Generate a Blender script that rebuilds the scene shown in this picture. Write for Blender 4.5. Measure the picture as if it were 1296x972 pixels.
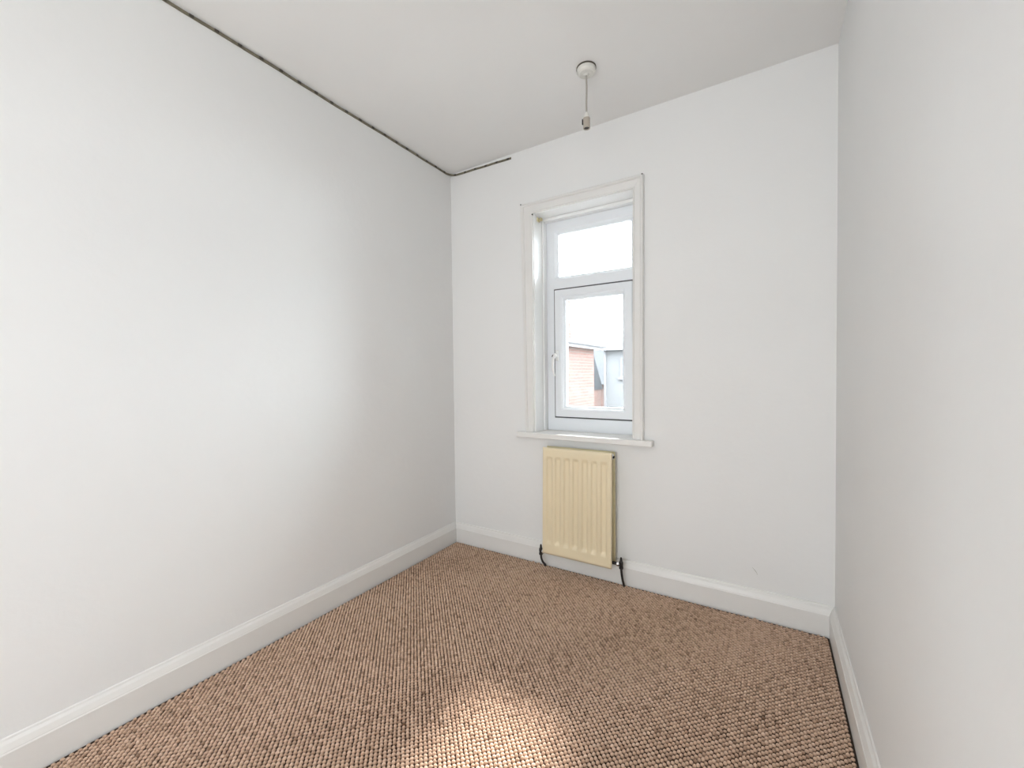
import bpy, bmesh, math, random
import numpy as np
from mathutils import Vector, Matrix

random.seed(7)
C = bpy.context.scene.collection
for o in list(bpy.data.objects):
    bpy.data.objects.remove(o)

# ------------------------------------------------------------------ camera
H = 2.45                 # ceiling height
W = 2.043                # width of the back wall
D = 4.30                 # room depth
YAW, PITCH, ROLL = math.radians(-31.640), math.radians(-1.311), math.radians(-0.6624)
fwd = Vector((math.sin(YAW)*math.cos(PITCH), math.cos(YAW)*math.cos(PITCH), math.sin(PITCH)))
rgt = Vector((math.cos(YAW), -math.sin(YAW), 0))
upv = rgt.cross(fwd)
r2 = rgt*math.cos(ROLL) + upv*math.sin(ROLL)
u2 = -rgt*math.sin(ROLL) + upv*math.cos(ROLL)
cam = bpy.data.cameras.new('camera')
cam.sensor_width = 36.0
cam.lens = 525.06/1296*36
cam.clip_start = 0.02
camo = bpy.data.objects.new('camera', cam)
C.objects.link(camo)
camo.matrix_world = Matrix(((r2.x, u2.x, -fwd.x, 1.7996), (r2.y, u2.y, -fwd.y, -2.1722),
                            (r2.z, u2.z, -fwd.z, 1.1161), (0, 0, 0, 1)))
bpy.context.scene.camera = camo

# ------------------------------------------------------------------ sky, sun, fill light, exposure
SKY = 18.0
SUN = 11.0
FILL = 39.0
EXPOSURE = 0.55
vs = bpy.context.scene.view_settings
vs.view_transform = 'Standard'
vs.look = 'None'
vs.gamma = 1.0
vs.use_curve_mapping = False
vs.exposure = EXPOSURE
world = bpy.data.worlds.new('sky')
bpy.context.scene.world = world
world.use_nodes = True
nt = world.node_tree
for n in list(nt.nodes):
    nt.nodes.remove(n)
tc = nt.nodes.new('ShaderNodeTexCoord')
mp = nt.nodes.new('ShaderNodeMapping')
mp.inputs['Scale'].default_value = (1.6, 1.6, 5.0)
mp.inputs['Location'].default_value = (0.35, 0.1, 0.62)
no = nt.nodes.new('ShaderNodeTexNoise')
no.inputs['Scale'].default_value = 2.2
no.inputs['Detail'].default_value = 6
ra = nt.nodes.new('ShaderNodeValToRGB')
ra.color_ramp.elements[0].position = 0.36
ra.color_ramp.elements[0].color = (0.50, 0.60, 0.70, 1)
ra.color_ramp.elements[1].position = 0.56
ra.color_ramp.elements[1].color = (0.94, 0.97, 1.0, 1)
bg = nt.nodes.new('ShaderNodeBackground')
bg.inputs['Strength'].default_value = SKY
ow = nt.nodes.new('ShaderNodeOutputWorld')
nt.links.new(tc.outputs['Generated'], mp.inputs['Vector'])
nt.links.new(mp.outputs['Vector'], no.inputs['Vector'])
nt.links.new(no.outputs['Fac'], ra.inputs['Fac'])
nt.links.new(ra.outputs['Color'], bg.inputs['Color'])
nt.links.new(bg.outputs['Background'], ow.inputs['Surface'])

sun = bpy.data.lights.new('hazy_sun', 'SUN')
sun.energy = SUN
sun.angle = math.radians(7)
sun.color = (1.0, 0.98, 0.95)
suno = bpy.data.objects.new('hazy_sun', sun)
C.objects.link(suno)
suno.rotation_euler = Vector((0.16, -1.15, -0.91)).to_track_quat('-Z', 'Y').to_euler()
suno.location = (0, 6, 8)

# broad soft fill light added behind the camera to even out the walls
fill = bpy.data.lights.new('rear_fill', 'AREA')
fill.shape = 'RECTANGLE'
fill.size = 1.4
fill.size_y = 1.9
fill.energy = FILL
fill.color = (0.94, 0.972, 1.0)
fillo = bpy.data.objects.new('rear_fill', fill)
C.objects.link(fillo)
fillo.location = (1.25, -4.2, 1.2)
fillo.rotation_euler = Vector((0.06, 1, 0.30)).to_track_quat('-Z', 'Y').to_euler()


# ------------------------------------------------------------------ materials
def mat(name, col, rough=0.6, bump=0.0, bscale=200.0, var=0.0, vscale=3.0, metal=0.0, spec=0.5, stretch=None, bdist=0.002):
    m = bpy.data.materials.new(name)
    m.use_nodes = True
    t = m.node_tree
    b = t.nodes['Principled BSDF']
    b.inputs['Base Color'].default_value = (*col, 1)
    b.inputs['Roughness'].default_value = rough
    b.inputs['Metallic'].default_value = metal
    b.inputs['Specular IOR Level'].default_value = spec
    tcn = t.nodes.new('ShaderNodeTexCoord')
    vec = tcn.outputs['Object']
    if stretch:
        mpn = t.nodes.new('ShaderNodeMapping')
        mpn.inputs['Scale'].default_value = stretch
        t.links.new(vec, mpn.inputs['Vector'])
        vec = mpn.outputs['Vector']
    if var > 0:
        n = t.nodes.new('ShaderNodeTexNoise')
        n.inputs['Scale'].default_value = vscale
        n.inputs['Detail'].default_value = 5
        t.links.new(vec, n.inputs['Vector'])
        r = t.nodes.new('ShaderNodeValToRGB')
        r.color_ramp.elements[0].position = 0.3
        r.color_ramp.elements[1].position = 0.7
        r.color_ramp.elements[0].color = (*[c*(1-var) for c in col], 1)
        r.color_ramp.elements[1].color = (*[min(1, c*(1+var*0.5)) for c in col], 1)
        t.links.new(n.outputs['Fac'], r.inputs['Fac'])
        t.links.new(r.outputs['Color'], b.inputs['Base Color'])
    if bump > 0:
        n2 = t.nodes.new('ShaderNodeTexNoise')
        n2.inputs['Scale'].default_value = bscale
        n2.inputs['Detail'].default_value = 4
        t.links.new(vec, n2.inputs['Vector'])
        bp = t.nodes.new('ShaderNodeBump')
        bp.inputs['Strength'].default_value = bump
        bp.inputs['Distance'].default_value = bdist
        t.links.new(n2.outputs['Fac'], bp.inputs['Height'])
        t.links.new(bp.outputs['Normal'], b.inputs['Normal'])
    return m


M_wall = mat('wall_paint', (0.84, 0.84, 0.83), 0.75, 0.25, 28, 0.015, 1.6, spec=0.25, bdist=0.004)
M_ceil = mat('ceiling_paint', (0.89, 0.885, 0.87), 0.8, 0.2, 18, 0.015, 2.0, spec=0.2, bdist=0.004)
M_gloss = mat('gloss_woodwork_paint', (0.82, 0.81, 0.785), 0.35, 0.2, 22, 0.02, 6, spec=0.5, stretch=(1, 1, 2), bdist=0.003)
M_reveal = mat('window_lining_paint', (0.90, 0.90, 0.89), 0.3, 0.1, 25, spec=0.5)
M_upvc = mat('white_plastic_frame', (0.84, 0.87, 0.90), 0.28, 0.0, spec=0.5)
M_gasket = mat('dark_rubber_gasket', (0.08, 0.08, 0.085), 0.6, 0.1, 80)
M_handle = mat('white_handle_plastic', (0.88, 0.88, 0.87), 0.25, 0.05, 50)
M_hole = mat('black_keyhole', (0.015, 0.015, 0.015), 0.4, 0.1, 100)
M_rad = mat('cream_enamel', (0.82, 0.705, 0.49), 0.32, 0.06, 40, 0.03, 4, spec=0.5)
M_fin = mat('radiator_back_enamel', (0.74, 0.66, 0.40), 0.4, 0.06, 40, 0.05, 6)
M_pipe = mat('blackened_pipe', (0.022, 0.02, 0.02), 0.35, 0.2, 60, 0.3, 30)
M_chrome = mat('worn_chrome_nut', (0.7, 0.7, 0.7), 0.2, 0.1, 60, metal=1.0)
M_rose = mat('white_ceiling_rose_plastic', (0.72, 0.71, 0.66), 0.35, 0.05, 60)
M_rosegap = mat('dark_rose_backplate', (0.10, 0.085, 0.06), 0.6, 0.1, 60)
M_flex = mat('grey_flex', (0.40, 0.37, 0.33), 0.5, 0.1, 90)
M_holder = mat('aged_lampholder_plastic', (0.45, 0.40, 0.34), 0.4, 0.1, 70, 0.08, 20)
M_dark = mat('dark_socket', (0.02, 0.016, 0.013), 0.5, 0.1, 60)
M_strip = mat('aged_adhesive_strip', (0.20, 0.178, 0.122), 0.6, 0.2, 90, 0.25, 40)
M_dot = mat('dark_strip_dots', (0.045, 0.038, 0.028), 0.5, 0.1, 90)
M_screw = mat('dark_screw_metal', (0.05, 0.05, 0.045), 0.4, 0.1, 90, metal=0.6)
M_brk = mat('yellowed_bracket', (0.70, 0.62, 0.38), 0.5, 0.1, 90)
M_scuff = mat('grey_scuff', (0.50, 0.48, 0.44), 0.8, 0.2, 120)
M_back = mat('dark_floorboards', (0.06, 0.04, 0.028), 0.8, 0.3, 20, 0.3, 8, stretch=(12, 1, 1))
M_slate = mat('grey_slate', (0.042, 0.044, 0.047), 0.7, 0.6, 8, 0.35, 14, spec=0.04)
M_render = mat('weathered_render', (0.118, 0.121, 0.124), 0.8, 0.3, 30, 0.04, 2, spec=0.04)
M_fascia = mat('weathered_fascia_board', (0.14, 0.14, 0.145), 0.4, 0.1, 20, spec=0.04)
M_timber = mat('orange_fence_timber', (0.11, 0.072, 0.042), 0.7, 0.4, 20, 0.25, 9, stretch=(6, 6, 1), spec=0.04)
M_yard = mat('yard_concrete', (0.16, 0.155, 0.145), 0.9, 0.4, 6, 0.25, 2, spec=0.04)
M_aerial = mat('grey_aerial_metal', (0.30, 0.30, 0.31), 0.4, 0.1, 50, metal=0.7)
M_darkglass = mat('dark_window_glass', (0.10, 0.12, 0.14), 0.08, 0.02, 3)


def brick_mat():
    m = bpy.data.materials.new('red_brickwork')
    m.use_nodes = True
    t = m.node_tree
    b = t.nodes['Principled BSDF']
    b.inputs['Roughness'].default_value = 0.85
    b.inputs['Specular IOR Level'].default_value = 0.04
    tcn = t.nodes.new('ShaderNodeTexCoord')
    sx = t.nodes.new('ShaderNodeSeparateXYZ')
    ad = t.nodes.new('ShaderNodeMath')
    cx = t.nodes.new('ShaderNodeCombineXYZ')
    br = t.nodes.new('ShaderNodeTexBrick')
    br.inputs['Color1'].default_value = (0.118, 0.070, 0.060, 1)
    br.inputs['Color2'].default_value = (0.090, 0.052, 0.045, 1)
    br.inputs['Mortar'].default_value = (0.100, 0.090, 0.083, 1)
    br.inputs['Scale'].default_value = 1.0
    br.inputs['Mortar Size'].default_value = 0.010
    br.inputs['Brick Width'].default_value = 0.225
    br.inputs['Row Height'].default_value = 0.075
    t.links.new(tcn.outputs['Object'], sx.inputs[0])
    t.links.new(sx.outputs['X'], ad.inputs[0])
    t.links.new(sx.outputs['Y'], ad.inputs[1])
    t.links.new(ad.outputs[0], cx.inputs['X'])
    t.links.new(sx.outputs['Z'], cx.inputs['Y'])
    t.links.new(cx.outputs[0], br.inputs['Vector'])
    n = t.nodes.new('ShaderNodeTexNoise')
    n.inputs['Scale'].default_value = 1.1
    n.inputs['Detail'].default_value = 5
    t.links.new(tcn.outputs['Object'], n.inputs['Vector'])
    r = t.nodes.new('ShaderNodeValToRGB')
    r.color_ramp.elements[0].position = 0.46
    r.color_ramp.elements[1].position = 0.62
    mx = t.nodes.new('ShaderNodeMixRGB')
    mx.inputs['Color2'].default_value = (0.105, 0.090, 0.085, 1)      # old limewash worn into patches
    mf = t.nodes.new('ShaderNodeMath')
    mf.operation = 'MULTIPLY'
    mf.inputs[1].default_value = 0.6
    t.links.new(n.outputs['Fac'], r.inputs['Fac'])
    t.links.new(r.outputs['Color'], mf.inputs[0])
    t.links.new(mf.outputs[0], mx.inputs['Fac'])
    t.links.new(br.outputs['Color'], mx.inputs['Color1'])
    t.links.new(mx.outputs['Color'], b.inputs['Base Color'])
    bp = t.nodes.new('ShaderNodeBump')
    bp.inputs['Strength'].default_value = 0.6
    bp.inputs['Distance'].default_value = 0.008
    bp.invert = True
    t.links.new(br.outputs['Fac'], bp.inputs['Height'])
    t.links.new(bp.outputs['Normal'], b.inputs['Normal'])
    return m


M_brick = brick_mat()


def glass_mat():
    m = bpy.data.materials.new('clear_pane_glass')
    m.use_nodes = True
    t = m.node_tree
    for n in list(t.nodes):
        t.nodes.remove(n)
    o = t.nodes.new('ShaderNodeOutputMaterial')
    mx = t.nodes.new('ShaderNodeMixShader')
    tr = t.nodes.new('ShaderNodeBsdfTransparent')
    tr.inputs['Color'].default_value = (0.97, 0.985, 0.98, 1)
    gl = t.nodes.new('ShaderNodeBsdfGlossy')
    gl.inputs['Roughness'].default_value = 0.02
    fr = t.nodes.new('ShaderNodeFresnel')
    fr.inputs['IOR'].default_value = 1.45
    t.links.new(fr.outputs[0], mx.inputs['Fac'])
    t.links.new(tr.outputs[0], mx.inputs[1])
    t.links.new(gl.outputs[0], mx.inputs[2])
    t.links.new(mx.outputs[0], o.inputs['Surface'])
    return m


M_glass = glass_mat()


def carpet_mat():
    m = bpy.data.materials.new('woven_loop_pile')
    m.use_nodes = True
    t = m.node_tree
    b = t.nodes['Principled BSDF']
    b.inputs['Roughness'].default_value = 0.95
    b.inputs['Specular IOR Level'].default_value = 0.1
    b.inputs['Sheen Weight'].default_value = 0.25
    b.inputs['Sheen Roughness'].default_value = 0.5
    at = t.nodes.new('ShaderNodeAttribute')
    at.attribute_name = 'yarn'
    r = t.nodes.new('ShaderNodeValToRGB')
    e = r.color_ramp.elements
    e[0].position = 0.0
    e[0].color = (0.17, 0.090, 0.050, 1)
    e[1].position = 1.0
    e[1].color = (0.75, 0.555, 0.43, 1)
    k = e.new(0.5)
    k.color = (0.61, 0.42, 0.30, 1)
    tcn = t.nodes.new('ShaderNodeTexCoord')
    n = t.nodes.new('ShaderNodeTexNoise')
    n.inputs['Scale'].default_value = 600
    n.inputs['Detail'].default_value = 3
    t.links.new(tcn.outputs['Object'], n.inputs['Vector'])
    bp = t.nodes.new('ShaderNodeBump')
    bp.inputs['Strength'].default_value = 0.5
    bp.inputs['Distance'].default_value = 0.001
    t.links.new(at.outputs['Fac'], r.inputs['Fac'])
    t.links.new(r.outputs['Color'], b.inputs['Base Color'])
    t.links.new(n.outputs['Fac'], bp.inputs['Height'])
    t.links.new(bp.outputs['Normal'], b.inputs['Normal'])
    return m


M_carpet = carpet_mat()


# ------------------------------------------------------------------ helpers
def link(name, mesh, material, parent=None, smooth=False):
    o = bpy.data.objects.new(name, mesh)
    C.objects.link(o)
    if material:
        mesh.materials.append(material)
    if smooth:
        for p in mesh.polygons:
            p.use_smooth = True
    if parent:
        o.parent = parent
        o.matrix_parent_inverse = Matrix.Translation(-Vector(parent.location)) if parent.location.length else Matrix()
    return o


def obj(name, bm, material, parent=None, smooth=False, bevel=0.0, seg=2):
    bmesh.ops.recalc_face_normals(bm, faces=bm.faces[:])
    me = bpy.data.meshes.new(name)
    bm.to_mesh(me)
    bm.free()
    o = link(name, me, material, parent, smooth)
    if bevel > 0:
        md = o.modifiers.new('bevel', 'BEVEL')
        md.width = bevel
        md.segments = seg
        md.limit_method = 'ANGLE'
        md.angle_limit = math.radians(40)
    return o


def box(bm, x0, x1, y0, y1, z0, z1):
    v = [bm.verts.new((x, y, z)) for x in (x0, x1) for y in (y0, y1) for z in (z0, z1)]
    for f in ((0, 1, 3, 2), (4, 6, 7, 5), (0, 4, 5, 1), (2, 3, 7, 6), (0, 2, 6, 4), (1, 5, 7, 3)):
        bm.faces.new([v[i] for i in f])


def prism(bm, pts, a, b):
    """closed polygon pts (list of 3d) swept to pts+ (b-a)"""
    off = Vector(b) - Vector(a)
    v0 = [bm.verts.new(Vector(p)) for p in pts]
    v1 = [bm.verts.new(Vector(p) + off) for p in pts]
    n = len(pts)
    bm.faces.new(v0)
    bm.faces.new(v1[::-1])
    for i in range(n):
        bm.faces.new((v0[i], v0[(i+1) % n], v1[(i+1) % n], v1[i]))


def rings(bm, rs, cap=True):
    """skin a list of rings of 3d points"""
    vv = [[bm.verts.new(p) for p in r] for r in rs]
    n = len(rs[0])
    for a, b in zip(vv[:-1], vv[1:]):
        for i in range(n):
            bm.faces.new((a[i], a[(i+1) % n], b[(i+1) % n], b[i]))
    if cap:
        bm.faces.new(vv[0])
        bm.faces.new(vv[-1][::-1])


def lathe(bm, prof, cx, cy, axis='Z', n=24, cap=True):
    rs = []
    for r, h in prof:
        ring = []
        for i in range(n):
            a = 2*math.pi*i/n
            if axis == 'Z':
                ring.append((cx[0]+r*math.cos(a), cx[1]+r*math.sin(a), cy+h))
            elif axis == 'X':
                ring.append((cy+h, cx[0]+r*math.cos(a), cx[1]+r*math.sin(a)))
            else:
                ring.append((cx[0]+r*math.cos(a), cy+h, cx[1]+r*math.sin(a)))
        rs.append(ring)
    rings(bm, rs, cap)


def tube(bm, pts, rad, n=12):
    pts = [Vector(p) for p in pts]
    rs = []
    ref = Vector((0.31, 0.93, 0.17)).normalized()
    for i, p in enumerate(pts):
        t = (pts[min(i+1, len(pts)-1)] - pts[max(i-1, 0)]).normalized()
        s = t.cross(ref).normalized()
        q = s.cross(t)
        r = rad[i] if isinstance(rad, (list, tuple)) else rad
        rs.append([p + s*r*math.cos(2*math.pi*k/n) + q*r*math.sin(2*math.pi*k/n) for k in range(n)])
    rings(bm, rs)


def spline(pts, m=8):
    P = [Vector(p) for p in pts]
    P = [P[0]*2-P[1]] + P + [P[-1]*2-P[-2]]
    out = []
    for i in range(1, len(P)-2):
        for k in range(m):
            t = k/m
            a, b, c, d = P[i-1], P[i], P[i+1], P[i+2]
            out.append(0.5*((2*b)+(c-a)*t+(2*a-5*b+4*c-d)*t*t+(3*b-a-3*c+d)*t**3))
    out.append(P[-2])
    return out


def empty(name, loc):
    o = bpy.data.objects.new(name, None)
    o.empty_display_size = 0.1
    o.location = loc
    C.objects.link(o)
    return o


def tag(o, label, cat, group=None):
    o['label'] = label
    o['category'] = cat
    if group:
        o['group'] = group
    return o


def struct(o, label=None, cat=None):
    o['kind'] = 'structure'
    if label:
        o['label'] = label
    if cat:
        o['category'] = cat
    return o


# ------------------------------------------------------------------ room shell
WX0, WX1, WZ0, WZ1 = 0.612, 1.222, 0.742, 2.072     # hole in the back wall
TH = 0.212
bm = bmesh.new()
for f in ([(0-.15, WX0), (-0.12, H+.1)], [(WX1, W+.15), (-0.12, H+.1)], [(WX0, WX1), (-0.12, WZ0)], [(WX0, WX1), (WZ1, H+.1)]):
    box(bm, f[0][0], f[0][1], 0, TH, f[1][0], f[1][1])
wall_back = struct(obj('wall_back', bm, M_wall), 'off-white painted back wall around the window', 'wall')
bm = bmesh.new()
tube(bm, spline([(1.742, -0.0002, 0.222), (1.750, -0.0004, 0.212), (1.757, -0.0004, 0.204), (1.762, -0.0002, 0.192)]), [0.0008]*7+[0.0016]*11+[0.0010]*7, 6)
obj('scuff_mark', bm, M_scuff, wall_back)

bm = bmesh.new()
box(bm, -0.15, 0, -D-.15, 0, -0.12, H+.1)
struct(obj('wall_left', bm, M_wall), 'broad white painted left wall', 'wall')
bm = bmesh.new()
box(bm, W, W+.15, -D-.15, 0, -0.12, H+.1)
struct(obj('wall_right', bm, M_wall), 'white painted right wall close to the camera', 'wall')
# rear wall with the doorway the camera stands in front of
DX0, DX1, DZ = 1.12, 1.90, 2.02
bm = bmesh.new()
box(bm, 0, DX0, -D-.12, -D, -0.12, H+.1)
box(bm, DX1, W, -D-.12, -D, -0.12, H+.1)
box(bm, DX0, DX1, -D-.12, -D, DZ, H+.1)
struct(obj('wall_rear', bm, M_wall), 'white painted rear wall with a doorway, behind the camera', 'wall')
bm = bmesh.new()
box(bm, -0.15, W+.15, -D-1.4, TH, H, H+.1)
struct(obj('ceiling', bm, M_ceil), 'off-white painted plaster ceiling', 'ceiling')
bm = bmesh.new()
box(bm, -0.15, W+.15, -D-1.4, 0, -0.12, -0.008)
struct(obj('floor', bm, M_back), 'dark boards under the carpet edge', 'floor')
# landing beyond the doorway
bm = bmesh.new()
box(bm, -0.15, W+.15, -D-1.4, -D-1.3, -0.12, H)
box(bm, -0.15, -0.05, -D-1.3, -D-.15, -0.12, H)
box(bm, W+.05, W+.15, -D-1.3, -D-.15, -0.12, H)
struct(obj('wall_landing', bm, M_wall), 'white landing walls behind the camera', 'wall')

# skirting boards: flat face with a chamfered moulding on top
PB = [(0, -0.008), (0.020, -0.008), (0.021, 0.088), (0.0185, 0.092), (0.0185, 0.094), (0.012, 0.110), (0.006, 0.118), (0.0045, 0.124), (0.0, 0.126)]


def skirting(name, a, b, inn, ends, label):
    """a->b along the wall foot, inn = inward unit vector; ends = mitre factors"""
    bm = bmesh.new()
    a, b, inn = Vector(a), Vector(b), Vector(inn)
    d = (b-a).normalized()
    n = 14
    rr_ = []
    for k in range(n+1):
        ring = []
        for t, z in PB:
            s = a + d*(t*ends[0])
            e = b - d*(t*ends[1])
            p = s.lerp(e, k/n) + inn*t + Vector((0, 0, z))
            ring.append(p)
        rr_.append(ring)
    rings(bm, rr_)
    return struct(obj(name, bm, M_gloss, bevel=0.0012, seg=2), label, 'skirting board')


skirting('baseboard_left', (0, 0, 0), (0, -D, 0), (1, 0, 0), (1, 1), 'white gloss skirting board along the left wall')
skirting('baseboard_back', (0, 0, 0), (W, 0, 0), (0, -1, 0), (1, 1), 'white gloss skirting board behind the radiator')
skirting('baseboard_right', (W, 0, 0), (W, -D, 0), (-1, 0, 0), (1, 1), 'white gloss skirting board along the right wall')

# ------------------------------------------------------------------ window
win = struct(empty('window_1', (0.918, 0.16, 0.772)), 'white plastic window, small top light above a hinged casement with handle', 'window')
LX0, LX1, LZ1 = 0.628, 1.207, 2.058           # faces of the timber lining
SILL = 0.772
for (x0, x1, z0, z1) in ((WX0, LX0, SILL, LZ1), (LX1, WX1, SILL, LZ1), (WX0, WX1, LZ1, WZ1)):
    bm = bmesh.new()
    box(bm, x0, x1, -0.004, 0.139, z0, z1)
    obj('lining_board', bm, M_reveal, win, bevel=0.001)
# stop beads in front of the plastic frame
for (x0, x1, z0, z1) in ((LX0, LX0+.010, SILL, LZ1), (LX1-.010, LX1, SILL, LZ1), (LX0+.010, LX1-.010, LZ1-.018, LZ1)):
    bm = bmesh.new()
    box(bm, x0, x1, 0.095, 0.14, z0, z1)
    obj('stop_bead', bm, M_reveal, win, bevel=0.003)

FY0, FY1 = 0.140, 0.205


def frame_ring(bm, x0, x1, z0, z1, w, y0, y1, wb=None, wt=None, wr=None):
    """mitred rectangular frame with a small chamfer toward the opening"""
    wb = w if wb is None else wb
    wt = w if wt is None else wt
    wr = w if wr is None else wr
    c = 0.010
    prof = [(0, y1), (0, y0), (1, y0, -c), (1, y0+c), (1, y1)]
    def corner(sx, sz, p):
        f = p[0]
        ex = p[2] if len(p) > 2 else 0
        wx = ((w if sx < 0 else wr)+ex)*f
        wz = ((wb if sz < 0 else wt)+ex)*f
        x = x0+wx if sx < 0 else x1-wx
        z = z0+wz if sz < 0 else z1-wz
        return (x, p[1], z)
    rs = [[corner(sx, sz, p) for p in prof] for sx, sz in ((-1, -1), (1, -1), (1, 1), (-1, 1))]
    vv = [[bm.verts.new(p) for p in r] for r in rs]
    for k in range(4):
        a, b = vv[k], vv[(k+1) % 4]
        n = len(prof)
        for i in range(n):
            bm.faces.new((a[i], a[(i+1) % n], b[(i+1) % n], b[i]))


FX0, FX1, FZ0, FZ1 = WX0+.0005, WX1-.0005, SILL-.028, WZ1-.0005
bm = bmesh.new()
frame_ring(bm, FX0, FX1, FZ0, FZ1, 0.084, FY0, FY1, wb=0.113, wt=0.092, wr=0.058)
obj('outer_frame', bm, M_upvc, win, bevel=0.002)
bm = bmesh.new()
TX0, TX1 = FX0+.07, FX1-.05
prism(bm, [(TX0, FY0, 1.634), (TX0, FY0, 1.690), (TX0, FY0+.010, 1.700), (TX0, FY1, 1.700), (TX0, FY1, 1.624), (TX0, FY0+.010, 1.624)], (TX0, 0, 0), (TX1, 0, 0))
obj('transom', bm, M_upvc, win, bevel=0.0015)
# glazing beads and pane of the fixed top light
bm = bmesh.new()
frame_ring(bm, FX0+.083, FX1-.057, 1.699, FZ1-.091, 0.012, FY0+.012, FY1-.02)
obj('glazing_bead', bm, M_upvc, win, bevel=0.001)
bm = bmesh.new()
box(bm, FX0+.088, FX1-.062, 0.166, 0.170, 1.705, FZ1-.096)
obj('top_pane', bm, M_glass, win)
# opening casement
SX0, SX1, SZ0, SZ1 = 0.692, 1.166, 0.855, 1.626
bm = bmesh.new()
frame_ring(bm, SX0+.0015, SX1-.0015, SZ0+.0015, SZ1-.0015, 0.050, 0.128, FY1-.005)
sash = obj('casement_sash', bm, M_upvc, win, bevel=0.002)
bm = bmesh.new()
frame_ring(bm, SX0+.049, SX1-.049, SZ0+.049, SZ1-.049, 0.014, 0.146, FY1-.02)
obj('glazing_bead', bm, M_upvc, sash, bevel=0.001)
bm = bmesh.new()
box(bm, SX0+.055, SX1-.055, 0.166, 0.170, SZ0+.055, SZ1-.055)
obj('pane', bm, M_glass, sash)
bm = bmesh.new()
frame_ring(bm, SX0-.0018, SX1+.0018, SZ0-.0018, SZ1+.0018, 0.005, 0.1385, 0.150)
obj('rubber_gasket', bm, M_gasket, win)
# handle on the left stile of the casement
bm = bmesh.new()
box(bm, 0.700, 0.722, 0.114, 0.128, 1.195, 1.262)
hbase = obj('handle_plate', bm, M_handle, sash, bevel=0.004, seg=3)
bm = bmesh.new()
lathe(bm, [(0.010, 0), (0.010, -0.022), (0.008, -0.026)], (0.711, 1.226), 0.114, 'Y', 16)
tube(bm, spline([(0.711, 0.092, 1.238), (0.706, 0.084, 1.215), (0.701, 0.080, 1.185), (0.701, 0.080, 1.150), (0.706, 0.084, 1.118), (0.709, 0.087, 1.105)]),
     [0.0085]*10+[0.0075]*12+[0.0065]*12+[0.005]*7, 10)
obj('handle_lever', bm, M_handle, sash, smooth=True)
bm = bmesh.new()
lathe(bm, [(0.0105, 0), (0.0105, -0.030), (0.007, -0.032)], (0.6915, 1.224), 0.139, 'Y', 14)
obj('handle_lock', bm, M_hole, sash)
# exterior sill
bm = bmesh.new()
box(bm, WX0-.05, WX1+.05, 0.212, 0.29, SILL-.09, SILL-.02)
obj('outer_sill', bm, M_render, win)
# small yellowed fixing in the top left corner of the recess
bm = bmesh.new()
box(bm, LX0, LX0+.007, 0.030, 0.058, 2.026, 2.048)
box(bm, LX0, LX0+.026, 0.050, 0.056, 2.030, 2.046)
box(bm, LX0+.018, LX0+.023, 0.040, 0.052, 2.034, 2.048)
tag(obj('curtain_bracket', bm, M_brk, bevel=0.001), 'tiny yellowed bracket in the top left corner of the window recess', 'bracket')

# internal sill board
bm = bmesh.new()
prism(bm, [(0.516, -0.046, 0.742), (1.307, -0.046, 0.742), (1.307, 0.0, 0.742), (WX1-.001, 0.0, 0.742), (WX1-.001, 0.141, 0.742), (WX0+.001, 0.141, 0.742), (WX0+.001, 0.0, 0.742), (0.516, 0.0, 0.742)], (0, 0, 0.742), (0, 0, SILL))
struct(obj('trim_2', bm, M_gloss, bevel=0.0035, seg=3), 'white painted window board below the window', 'window sill')

# moulded casing around the recess
cas = struct(empty('trim_1', (0.907, 0, 2.06)), 'white moulded timber casing around the window recess', 'casing')
CI0, CI1, CZ = 0.6215, 1.206, 2.060
PC = [(0, 0), (0, 0.017), (0.004, 0.019), (0.008, 0.017), (0.009, 0.014), (0.044, 0.016), (0.046, 0.021), (0.050, 0.025), (0.056, 0.025), (0.061, 0.021), (0.064, 0.013), (0.064, 0)]
def cas_pt(side, o, d, z):
    f = (z-SILL)/(CZ-SILL)
    if side == 'L':                                   # the left jamb is broader at its head
        return (0.6195+0.006*f - o*(0.84+0.44*f), -d, z)
    return (1.2015+0.009*f + o*(0.90-0.06*f), -d, z)
for side in 'LR':
    bm = bmesh.new()
    rings(bm, [[cas_pt(side, o, d, SILL) for o, d in PC], [cas_pt(side, o, d, CZ+o) for o, d in PC]])
    obj('casing_jamb', bm, M_gloss, cas, bevel=0.001)
bm = bmesh.new()
rings(bm, [[cas_pt('L', o, d, CZ+o) for o, d in PC], [cas_pt('R', o, d, CZ+o) for o, d in PC]])
obj('casing_head', bm, M_gloss, cas, bevel=0.001)
for x, z in ((0.5495, 2.122), (1.2585, 2.119), (0.626, 2.050)):
    bm = bmesh.new()
    lathe(bm, [(0.0032, 0.0), (0.0032, -0.008), (0.0040, -0.009), (0.002, -0.011)], (x, z), -0.014, 'Y', 10)
    obj('screw', bm, M_screw, cas)

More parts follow.
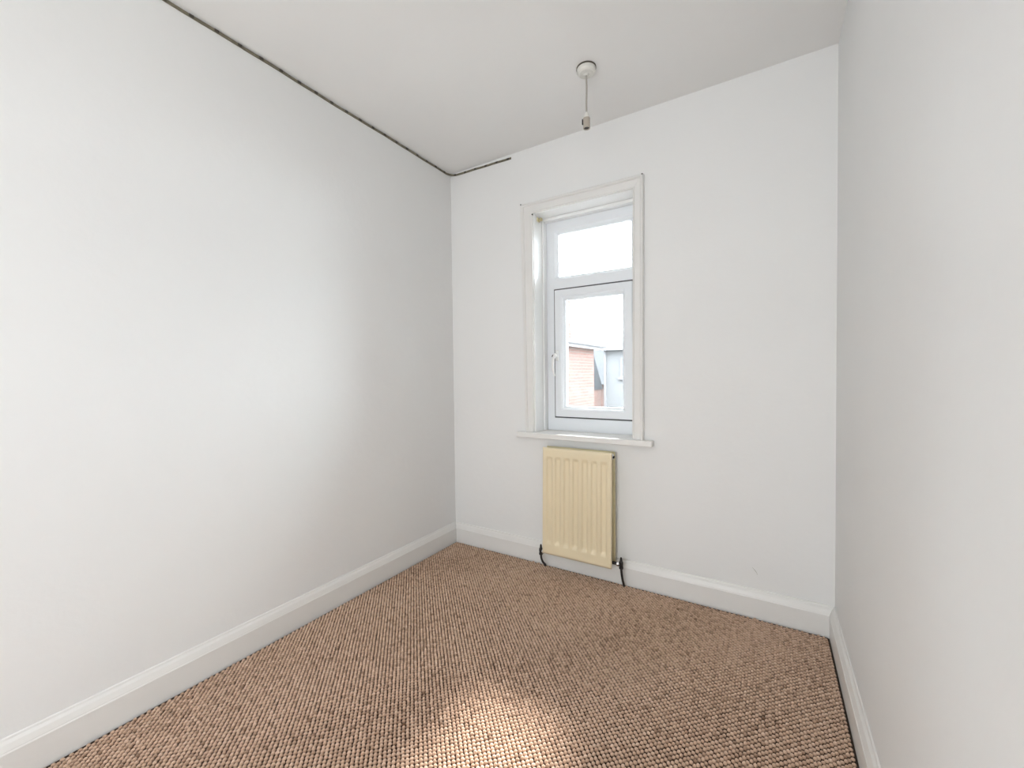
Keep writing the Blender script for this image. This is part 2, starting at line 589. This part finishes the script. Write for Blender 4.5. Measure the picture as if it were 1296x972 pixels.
# ------------------------------------------------------------------ carpet
def carpet():
    p = 0.0130
    x0, x1, y0, y1 = 0.0235, W-0.0262, -D+.01, -0.0225
    c45 = math.sqrt(.5)
    n = int(4.6/p)
    I, J = np.meshgrid(np.arange(-n, n), np.arange(-n, n), indexing='ij')
    rng = np.random.default_rng(3)
    u = (I + 0.0)*p
    v = (J + 0.0)*p
    u = u + rng.normal(0, 0.00045, u.shape)
    v = v + rng.normal(0, 0.00055, v.shape)
    X = (u+v)*c45 + 1.0
    Y = (v-u)*c45 - 1.0
    keep = (X > x0+.004) & (X < x1-.004) & (Y > y0+.004) & (Y < y1-.004)
    X, Y = X[keep], Y[keep]
    N = len(X)
    # template dome: a centre, a ring half way and a foot ring (k around)
    k = 8
    a = np.arange(k)*2*np.pi/k
    ring = np.stack([np.cos(a), np.sin(a)], 1)
    T = [np.array([[0, 0, 1.0]])]
    for r, h in ((0.52, 0.86), (0.90, 0.40), (1.05, -0.25)):
        T.append(np.concatenate([ring*r, np.full((k, 1), h)], 1))
    T = np.concatenate(T)
    faces = []
    for i in range(k):
        faces.append((0, 1+i, 1+(i+1) % k))
    for q in range(2):
        b0, b1 = 1+q*k, 1+(q+1)*k
        for i in range(k):
            j = (i+1) % k
            faces.append((b0+i, b1+i, b1+j))
            faces.append((b0+i, b1+j, b0+j))
    F = np.array(faces)
    nt_ = len(T)
    su = p*0.455*(1+rng.normal(0, .05, N))
    sv = p*0.495*(1+rng.normal(0, .06, N))
    sz = 0.0062*(1+rng.normal(0, .14, N))
    tw = rng.normal(0, .12, N) + 0.15
    lx, ly = T[None, :, 0]*su[:, None], T[None, :, 1]*sv[:, None]
    ru = lx*np.cos(tw)[:, None] - ly*np.sin(tw)[:, None]
    rv = lx*np.sin(tw)[:, None] + ly*np.cos(tw)[:, None]
    V = np.empty((N, nt_, 3), np.float32)
    V[..., 0] = np.clip(X[:, None] + (ru+rv)*c45, x0, x1)
    V[..., 1] = np.clip(Y[:, None] + (rv-ru)*c45, y0, y1)
    V[..., 2] = T[None, :, 2]*sz[:, None] - 0.0035
    base = (np.arange(N)*nt_)[:, None, None]
    FF = (F[None] + base).reshape(-1)
    me = bpy.data.meshes.new('carpet')
    me.vertices.add(N*nt_)
    me.vertices.foreach_set('co', V.reshape(-1))
    nf = N*len(F)
    me.loops.add(nf*3)
    me.loops.foreach_set('vertex_index', FF.astype(np.int32))
    me.polygons.add(nf)
    me.polygons.foreach_set('loop_start', np.arange(nf, dtype=np.int32)*3)
    me.polygons.foreach_set('use_smooth', np.ones(nf, bool))
    me.update(calc_edges=True)
    at = me.attributes.new('yarn', 'FLOAT', 'POINT')
    # each loop's own yarn tone, worn lighter or browner in broad drifts
    drift = 0.05*np.sin(X*5.1+1.0)*np.sin(Y*4.3) + 0.04*np.sin(X*11.0-Y*7.0)
    tone = np.clip(0.60 + drift + rng.normal(0, .13, N), 0, 1)
    vals = np.repeat(tone[:, None], nt_, 1)
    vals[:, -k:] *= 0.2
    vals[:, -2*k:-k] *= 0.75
    at.data.foreach_set('value', vals.reshape(-1).astype(np.float32))
    o = link('carpet', me, M_carpet)
    o['kind'] = 'stuff'
    tag(o, 'brown woven loop pile carpet covering the whole floor', 'carpet')
    # dark woven backing under the loops
    bm = bmesh.new()
    box(bm, x0, x1, y0, y1, -0.008, -0.0042)
    obj('carpet_backing', bm, M_backing, o)


M_backing = mat('dark_jute_backing', (0.05, 0.026, 0.015), 0.95, 0.4, 300, 0.2, 60)
carpet()

# ------------------------------------------------------------------ radiator
rad = tag(empty('radiator', (0.915, -0.06, 0.105)), 'cream double panel radiator with vertical channels under the window', 'radiator')


def panel(name, x0, x1, z0, z1, yf, depth, flutes, material, facing=-1):
    """pressed steel panel: front skin with pressed channels, folded edges"""
    bm = bmesh.new()
    nx, nz = (113, 70) if flutes else (9, 9)
    xs = [x0 + (x1-x0)*i/(nx-1) for i in range(nx)]
    zs = [z0 + (z1-z0)*j/(nz-1) for j in range(nz)]
    er = 0.006
    def hgt(x, z):
        d = 0.0
        if flutes:
            pitch = 0.0525
            f0 = (x0+x1)/2 - 3*pitch
            for k in range(7):
                dx = abs(x-(f0+k*pitch))
                if dx < 0.019:
                    s = 1 - max(0, min(1, (dx-0.010)/0.009))
                    e = min((z-(z0+.060))/0.016, ((z1-.050)-z)/0.010)
                    e = max(0, min(1, e))
                    # rounded channel ends
                    e *= 1.0
                    d = max(d, (s*s*(3-2*s))*(e*e*(3-2*e))*0.0095)
        g = min(x-x0, x1-x, z-z0, z1-z)
        if g < er:
            d += er - math.sqrt(max(0, er*er-(er-g)**2))
        return d
    g = [[bm.verts.new((x, yf - facing*hgt(x, z), z)) for z in zs] for x in xs]
    for i in range(nx-1):
        for j in range(nz-1):
            bm.faces.new((g[i][j], g[i+1][j], g[i+1][j+1], g[i][j+1]))
    rim = [g[i][0] for i in range(nx)] + [g[-1][j] for j in range(1, nz)] + [g[i][-1] for i in range(nx-2, -1, -1)] + [g[0][j] for j in range(nz-2, 0, -1)]
    yb = yf - facing*depth
    back_ = [bm.verts.new((v.co.x, yb, v.co.z)) for v in rim]
    n = len(rim)
    for i in range(n):
        bm.faces.new((rim[i], rim[(i+1) % n], back_[(i+1) % n], back_[i]))
    bm.faces.new(back_)
    return obj(name, bm, material, rad, smooth=True)


fp = panel('front_panel', 0.717, 1.117, 0.106, 0.703, -0.102, 0.013, True, M_rad)
rp = panel('rear_panel', 0.719, 1.117, 0.106, 0.703, -0.050, 0.013, False, M_fin)
for v in fp.data.vertices:                            # the front panel hangs slightly out at its foot
    v.co.y += 0.006 - 0.018*(0.703-v.co.z)/0.6
fp['label'] = 'cream front panel with seven pressed channels'
rp['label'] = 'yellower rear panel against the wall'
# welded header tubes joining the two panels, at the four corners
for x in (0.741, 1.093):
    for z in (0.130, 0.679):
        bm = bmesh.new()
        y0_ = -0.100 if z < 0.4 else -0.084
        lathe(bm, [(0.013, 0), (0.013, -0.047-y0_)], (x, z), y0_, 'Y', 16)
        obj('header_tube', bm, M_fin, rad, smooth=True)
# top corner boss with bleed plug
bm = bmesh.new()
lathe(bm, [(0.016, -0.030), (0.016, 0.010), (0.014, 0.012)], (-0.071, 0.682), 1.105, 'X', 18)
boss = obj('top_boss', bm, M_reveal, rad, bevel=0.001)
boss['label'] = 'white corner boss with bleed plug'
bm = bmesh.new()
lathe(bm, [(0.007, 0), (0.007, 0.006), (0.004, 0.008)], (-0.071, 0.680), 1.117, 'X', 6)
obj('bleed_plug', bm, M_screw, boss)
# wall brackets
for x in (0.80, 1.04):
    bm = bmesh.new()
    box(bm, x-.012, x+.012, -0.038, 0.0, 0.20, 0.62)
    obj('wall_bracket', bm, M_fin, rad)


def valve(x, z, s, pipe, label):
    bm = bmesh.new()
    y = -0.071
    lathe(bm, [(0.008, -0.024), (0.011, -0.022), (0.011, -0.012), (0.009, -0.010), (0.0105, 0.0), (0.0105, 0.012), (0.008, 0.015), (0.006, 0.022), (0.005, 0.034), (0.002, 0.038)], (x, y), z, 'Z', 14)
    vb = obj('lockshield_valve', bm, M_pipe, rad, bevel=0.0008)
    vb['label'] = label
    bm = bmesh.new()
    lathe(bm, [(0.008, 0.0), (0.008, 0.010)], (y, z), x - (0.010 if s < 0 else 0), 'X', 12)
    lathe(bm, [(0.0125, 0.010 if s > 0 else -0.022), (0.0125, 0.022 if s > 0 else -0.010)], (y, z), x, 'X', 6)
    obj('union_nut', bm, M_chrome, vb, bevel=0.0008)
    bm = bmesh.new()
    xa, xb = (x+.02, 0.742) if s > 0 else (1.092, x-.02)
    lathe(bm, [(0.008, 0.0), (0.008, xb-xa)], (y, z), xa, 'X', 12)
    obj('valve_tail', bm, M_pipe, vb)
    bm = bmesh.new()
    tube(bm, spline(pipe), 0.0062, 12)
    obj('feed_pipe', bm, M_pipe, vb, smooth=True)


valve(0.688, 0.098, 1, [(0.688, -0.071, 0.080), (0.690, -0.070, 0.055), (0.696, -0.062, 0.030), (0.7035, -0.050, 0.014), (0.7045, -0.047, 0.0048)], 'black valve at the left foot of the radiator')
valve(1.156, 0.126, -1, [(1.156, -0.071, 0.108), (1.157, -0.066, 0.074), (1.160, -0.059, 0.040), (1.163, -0.052, 0.016), (1.164, -0.049, 0.0048)], 'black valve at the right foot of the radiator')

# ------------------------------------------------------------------ pendant lamp fitting
PX, PY = 1.123, -0.426
pen = tag(empty('pendant_light', (PX, PY, H)), 'bare pendant lampholder on a short flex hanging from a white ceiling rose', 'pendant light')
bm = bmesh.new()
lathe(bm, [(0.0425, 0.0), (0.0425, -0.005)], (PX, PY), H, 'Z', 40)
obj('rose_base', bm, M_rosegap, pen)
bm = bmesh.new()
lathe(bm, [(0.037, -0.005), (0.0405, -0.005), (0.0395, -0.017), (0.036, -0.0235), (0.030, -0.0275), (0.013, -0.029), (0.009, -0.032), (0.006, -0.034)], (PX, PY), H, 'Z', 40)
obj('rose_cover', bm, M_rose, pen, smooth=False, bevel=0.001)
bm = bmesh.new()
tube(bm, spline([(PX, PY, H-.034), (PX+.001, PY, H-.09), (PX-.0005, PY, H-.15), (PX, PY, H-.195)]), 0.0038, 10)
obj('flex', bm, M_flex, pen, smooth=True)
bm = bmesh.new()
lathe(bm, [(0.0045, 0.0), (0.007, -0.004), (0.0105, -0.014), (0.0135, -0.022), (0.0135, -0.026)], (PX, PY), 2.259, 'Z', 24)
hold = obj('lampholder_cap', bm, M_rose, pen, bevel=0.0006)
bm = bmesh.new()
zt = 2.233
pr = [(0.0145, 0.0), (0.0155, -0.003), (0.0148, -0.005), (0.0145, -0.034), (0.0150, -0.036), (0.0150, -0.044), (0.0122, -0.044), (0.0122, -0.010)]
lathe(bm, pr, (PX, PY), zt, 'Z', 24)
sh = obj('lampholder_body', bm, M_holder, pen, bevel=0.0005)
bm = bmesh.new()
lathe(bm, [(0.0118, -0.012), (0.0118, -0.040), (0.008, -0.0405)], (PX, PY), zt, 'Z', 20)
obj('socket', bm, M_dark, sh)
bm = bmesh.new()
box(bm, PX-.021, PX-.0135, PY-.004, PY+.004, zt-.022, zt+.001)
obj('switch_tab', bm, M_dark, sh, bevel=0.001)

# ------------------------------------------------------------------ dotted strip along the top of the left wall
def strip():
    pts = []
    r = 0.055
    def zz(s):
        return 2.4385
    y = -D+0.02
    while y < -r-.001:
        pts.append(Vector((0.003, y, 2.4400 + 0.0012*math.sin(y*9.0) + 0.0006*math.sin(y*31))))
        y += 0.03
    for k in range(9):
        a = math.pi/2*k/8
        pts.append(Vector((0.003+r-r*math.cos(a), -0.003-r+r*math.sin(a), 2.4385-0.004*k/8)))
    x = r+.02
    while x < 0.481:
        pts.append(Vector((x, -0.003, 2.4345-0.009*(x-r)/0.42 + 0.0006*math.sin(x*40))))
        x += 0.02
    bm = bmesh.new()
    rs = []
    for i, q in enumerate(pts):
        t = (pts[min(i+1, len(pts)-1)]-pts[max(i-1, 0)]).normalized()
        nrm = Vector((-t.y, t.x, 0)).normalized()*-1
        hz = Vector((0, 0, 0.0058))
        rs.append([q-nrm*.002-hz, q+nrm*.002-hz*.9, q+nrm*.002+hz*.9, q-nrm*.002+hz])
    rings(bm, rs)
    o = tag(obj('adhesive_strip', bm, M_strip), 'thin brown dotted strip along the top of the left wall, curving round the corner', 'strip')
    # dots along it
    bm = bmesh.new()
    box(bm, -0.0075, 0.0075, -0.0022, 0.0022, -0.0045, 0.0045)
    me = bpy.data.meshes.new('dot')
    bm.to_mesh(me)
    bm.free()
    me.materials.append(M_dot)
    dist, nxt = 0.0, 0.03
    for a, b in zip(pts[:-1], pts[1:]):
        L = (b-a).length
        while nxt <= dist+L:
            q = a.lerp(b, (nxt-dist)/L)
            t = (b-a).normalized()
            nrm = Vector((t.y, -t.x, 0)).normalized()
            d = bpy.data.objects.new('dot', me)
            C.objects.link(d)
            d.parent = o
            d.location = q + nrm*0.0022
            d.rotation_euler = (0, 0, math.atan2(t.y, t.x))
            nxt += 0.082
        dist += L


strip()

# ------------------------------------------------------------------ outside, seen through the window
GZ = -2.9
bm = bmesh.new()
box(bm, -30, 25, TH+.05, 60, GZ-.1, GZ)
struct(obj('ground', bm, M_yard), 'concrete back yards outside the window', 'ground')

bh = tag(empty('brick_house', (-4.2, 5.5, GZ)), 'red brick house wing with white eaves at left outside the window', 'house')
bm = bmesh.new()
box(bm, -6.2, -2.2, 2.2, 8.55, GZ, 1.80)
obj('brick_wall', bm, M_brick, bh)
bm = bmesh.new()
prism(bm, [(-2.02, 2.0, 1.86), (-4.2, 2.0, 2.95), (-6.38, 2.0, 1.86), (-6.38, 2.0, 1.78), (-2.02, 2.0, 1.78)], (0, 2.0, 0), (0, 8.75, 0))
obj('slate_roof', bm, M_slate, bh)
bm = bmesh.new()
box(bm, -2.06, -2.00, 1.98, 8.78, 1.74, 1.90)
lathe(bm, [(0.055, 1.98), (0.055, 8.78)], (-1.955, 1.86), 0.0, 'Y', 10)
obj('eaves_gutter', bm, M_fascia, bh)
bm = bmesh.new()
box(bm, -3.05, -2.2, 6.15, 7.02, 1.81, 3.02)
box(bm, -3.09, -2.16, 6.11, 7.06, 2.94, 3.06)
obj('chimney', bm, M_brick, bh)

rh = tag(empty('slate_roofed_terrace', (-9, 20, GZ)), 'far terrace with a long grey slate roof behind the brick wing', 'house')
bm = bmesh.new()
box(bm, -16, 1, 19, 25, GZ, 0.6)
obj('brick_wall', bm, M_brick, rh)
bm = bmesh.new()
prism(bm, [(-16.2, 18.6, 0.55), (-16.2, 22.0, 2.98), (-16.2, 25.4, 0.55)], (-16.2, 0, 0), (1.2, 0, 0))
obj('slate_roof', bm, M_slate, rh)
for (px, ph) in ((-8.05, 3.75), (-7.2, 3.72)):
    bm = bmesh.new()
    tube(bm, [(px, 22.0, 2.9), (px, 22.0, ph)], 0.025, 6)
    for k in range(4):
        tube(bm, [(px-.22+.03*k, 22.0, ph-.06-.12*k), (px+.22-.03*k, 22.0, ph-.02-.12*k)], 0.018, 6)
    obj('roof_aerial', bm, M_aerial, rh)

wh = tag(empty('white_house', (-1.3, 16, GZ)), 'white rendered house with slate roof and chimney at right outside the window', 'house')
bm = bmesh.new()
box(bm, -3.75, 2.6, 14, 18, GZ, 2.06)
obj('rendered_wall', bm, M_render, wh)
bm = bmesh.new()
prism(bm, [(0, 13.7, 2.12), (0, 16.0, 3.15), (0, 18.3, 2.12)], (0, 0, 0), (3.0, 0, 0))
for v in bm.verts:
    if abs(v.co.x) < 1e-6:
        v.co.x = -4.0 if abs(v.co.y-16) > 1 else -2.55
obj('slate_roof', bm, M_slate, wh)
bm = bmesh.new()
box(bm, -4.02, 3.0, 13.62, 13.72, 2.02, 2.14)
obj('eaves_gutter', bm, M_fascia, wh)
bm = bmesh.new()
box(bm, -3.78, -3.70, 13.9, 13.99, GZ, 2.05)
obj('downpipe', bm, M_fascia, wh)
bm = bmesh.new()
box(bm, -3.05, -2.55, 15.4, 16.0, 2.3, 3.02)
box(bm, -2.9, -2.7, 15.6, 15.8, 3.02, 3.2)
obj('chimney', bm, M_brick, wh)
bm = bmesh.new()
frame_ring(bm, -3.12, -2.3, 0.95, 1.75, 0.07, 13.94, 14.02)
wf = obj('window_frame', bm, M_fascia, wh)
bm = bmesh.new()
box(bm, -3.08, -2.34, 13.97, 14.01, 1.0, 1.7)
obj('pane', bm, M_darkglass, wf)
bm = bmesh.new()
box(bm, -3.2, -2.2, 13.88, 14.0, 0.87, 0.95)
obj('window_ledge', bm, M_fascia, wh)

oh = tag(empty('brick_outbuilding', (-4.6, 12.5, GZ)), 'low brick outbuilding in front of the white house', 'outbuilding')
bm = bmesh.new()
box(bm, -6.8, -3.75, 11.5, 13.5, GZ, 0.55)
obj('brick_wall', bm, M_brick, oh)
bm = bmesh.new()
prism(bm, [(-7.0, 11.3, 0.5), (-7.0, 12.4, 2.1), (-7.0, 13.6, 0.5)], (-7, 0, 0), (-3.72, 0, 0))
obj('slate_roof', bm, M_slate, oh)
fence = tag(empty('timber_fence', (-4.6, 10.6, GZ)), 'orange timber fence in front of the low brick outbuilding', 'fence')
bm = bmesh.new()
box(bm, 0, 0.155, 0, 0.02, 0, 3.14)
pm = bpy.data.meshes.new('fence_board')
bm.to_mesh(pm)
bm.free()
pm.materials.append(M_timber)
for k in range(14):
    b = bpy.data.objects.new('fence_board', pm)
    C.objects.link(b)
    b.parent = fence
    b.location = (-0.9+.165*k, 0.0, random.uniform(-.02, .02))
for z in (0.5, 1.6, 2.7):
    bm = bmesh.new()
    box(bm, -5.5, -3.2, 10.62, 10.68, GZ+z, GZ+z+.09)
    obj('fence_rail', bm, M_timber, fence)
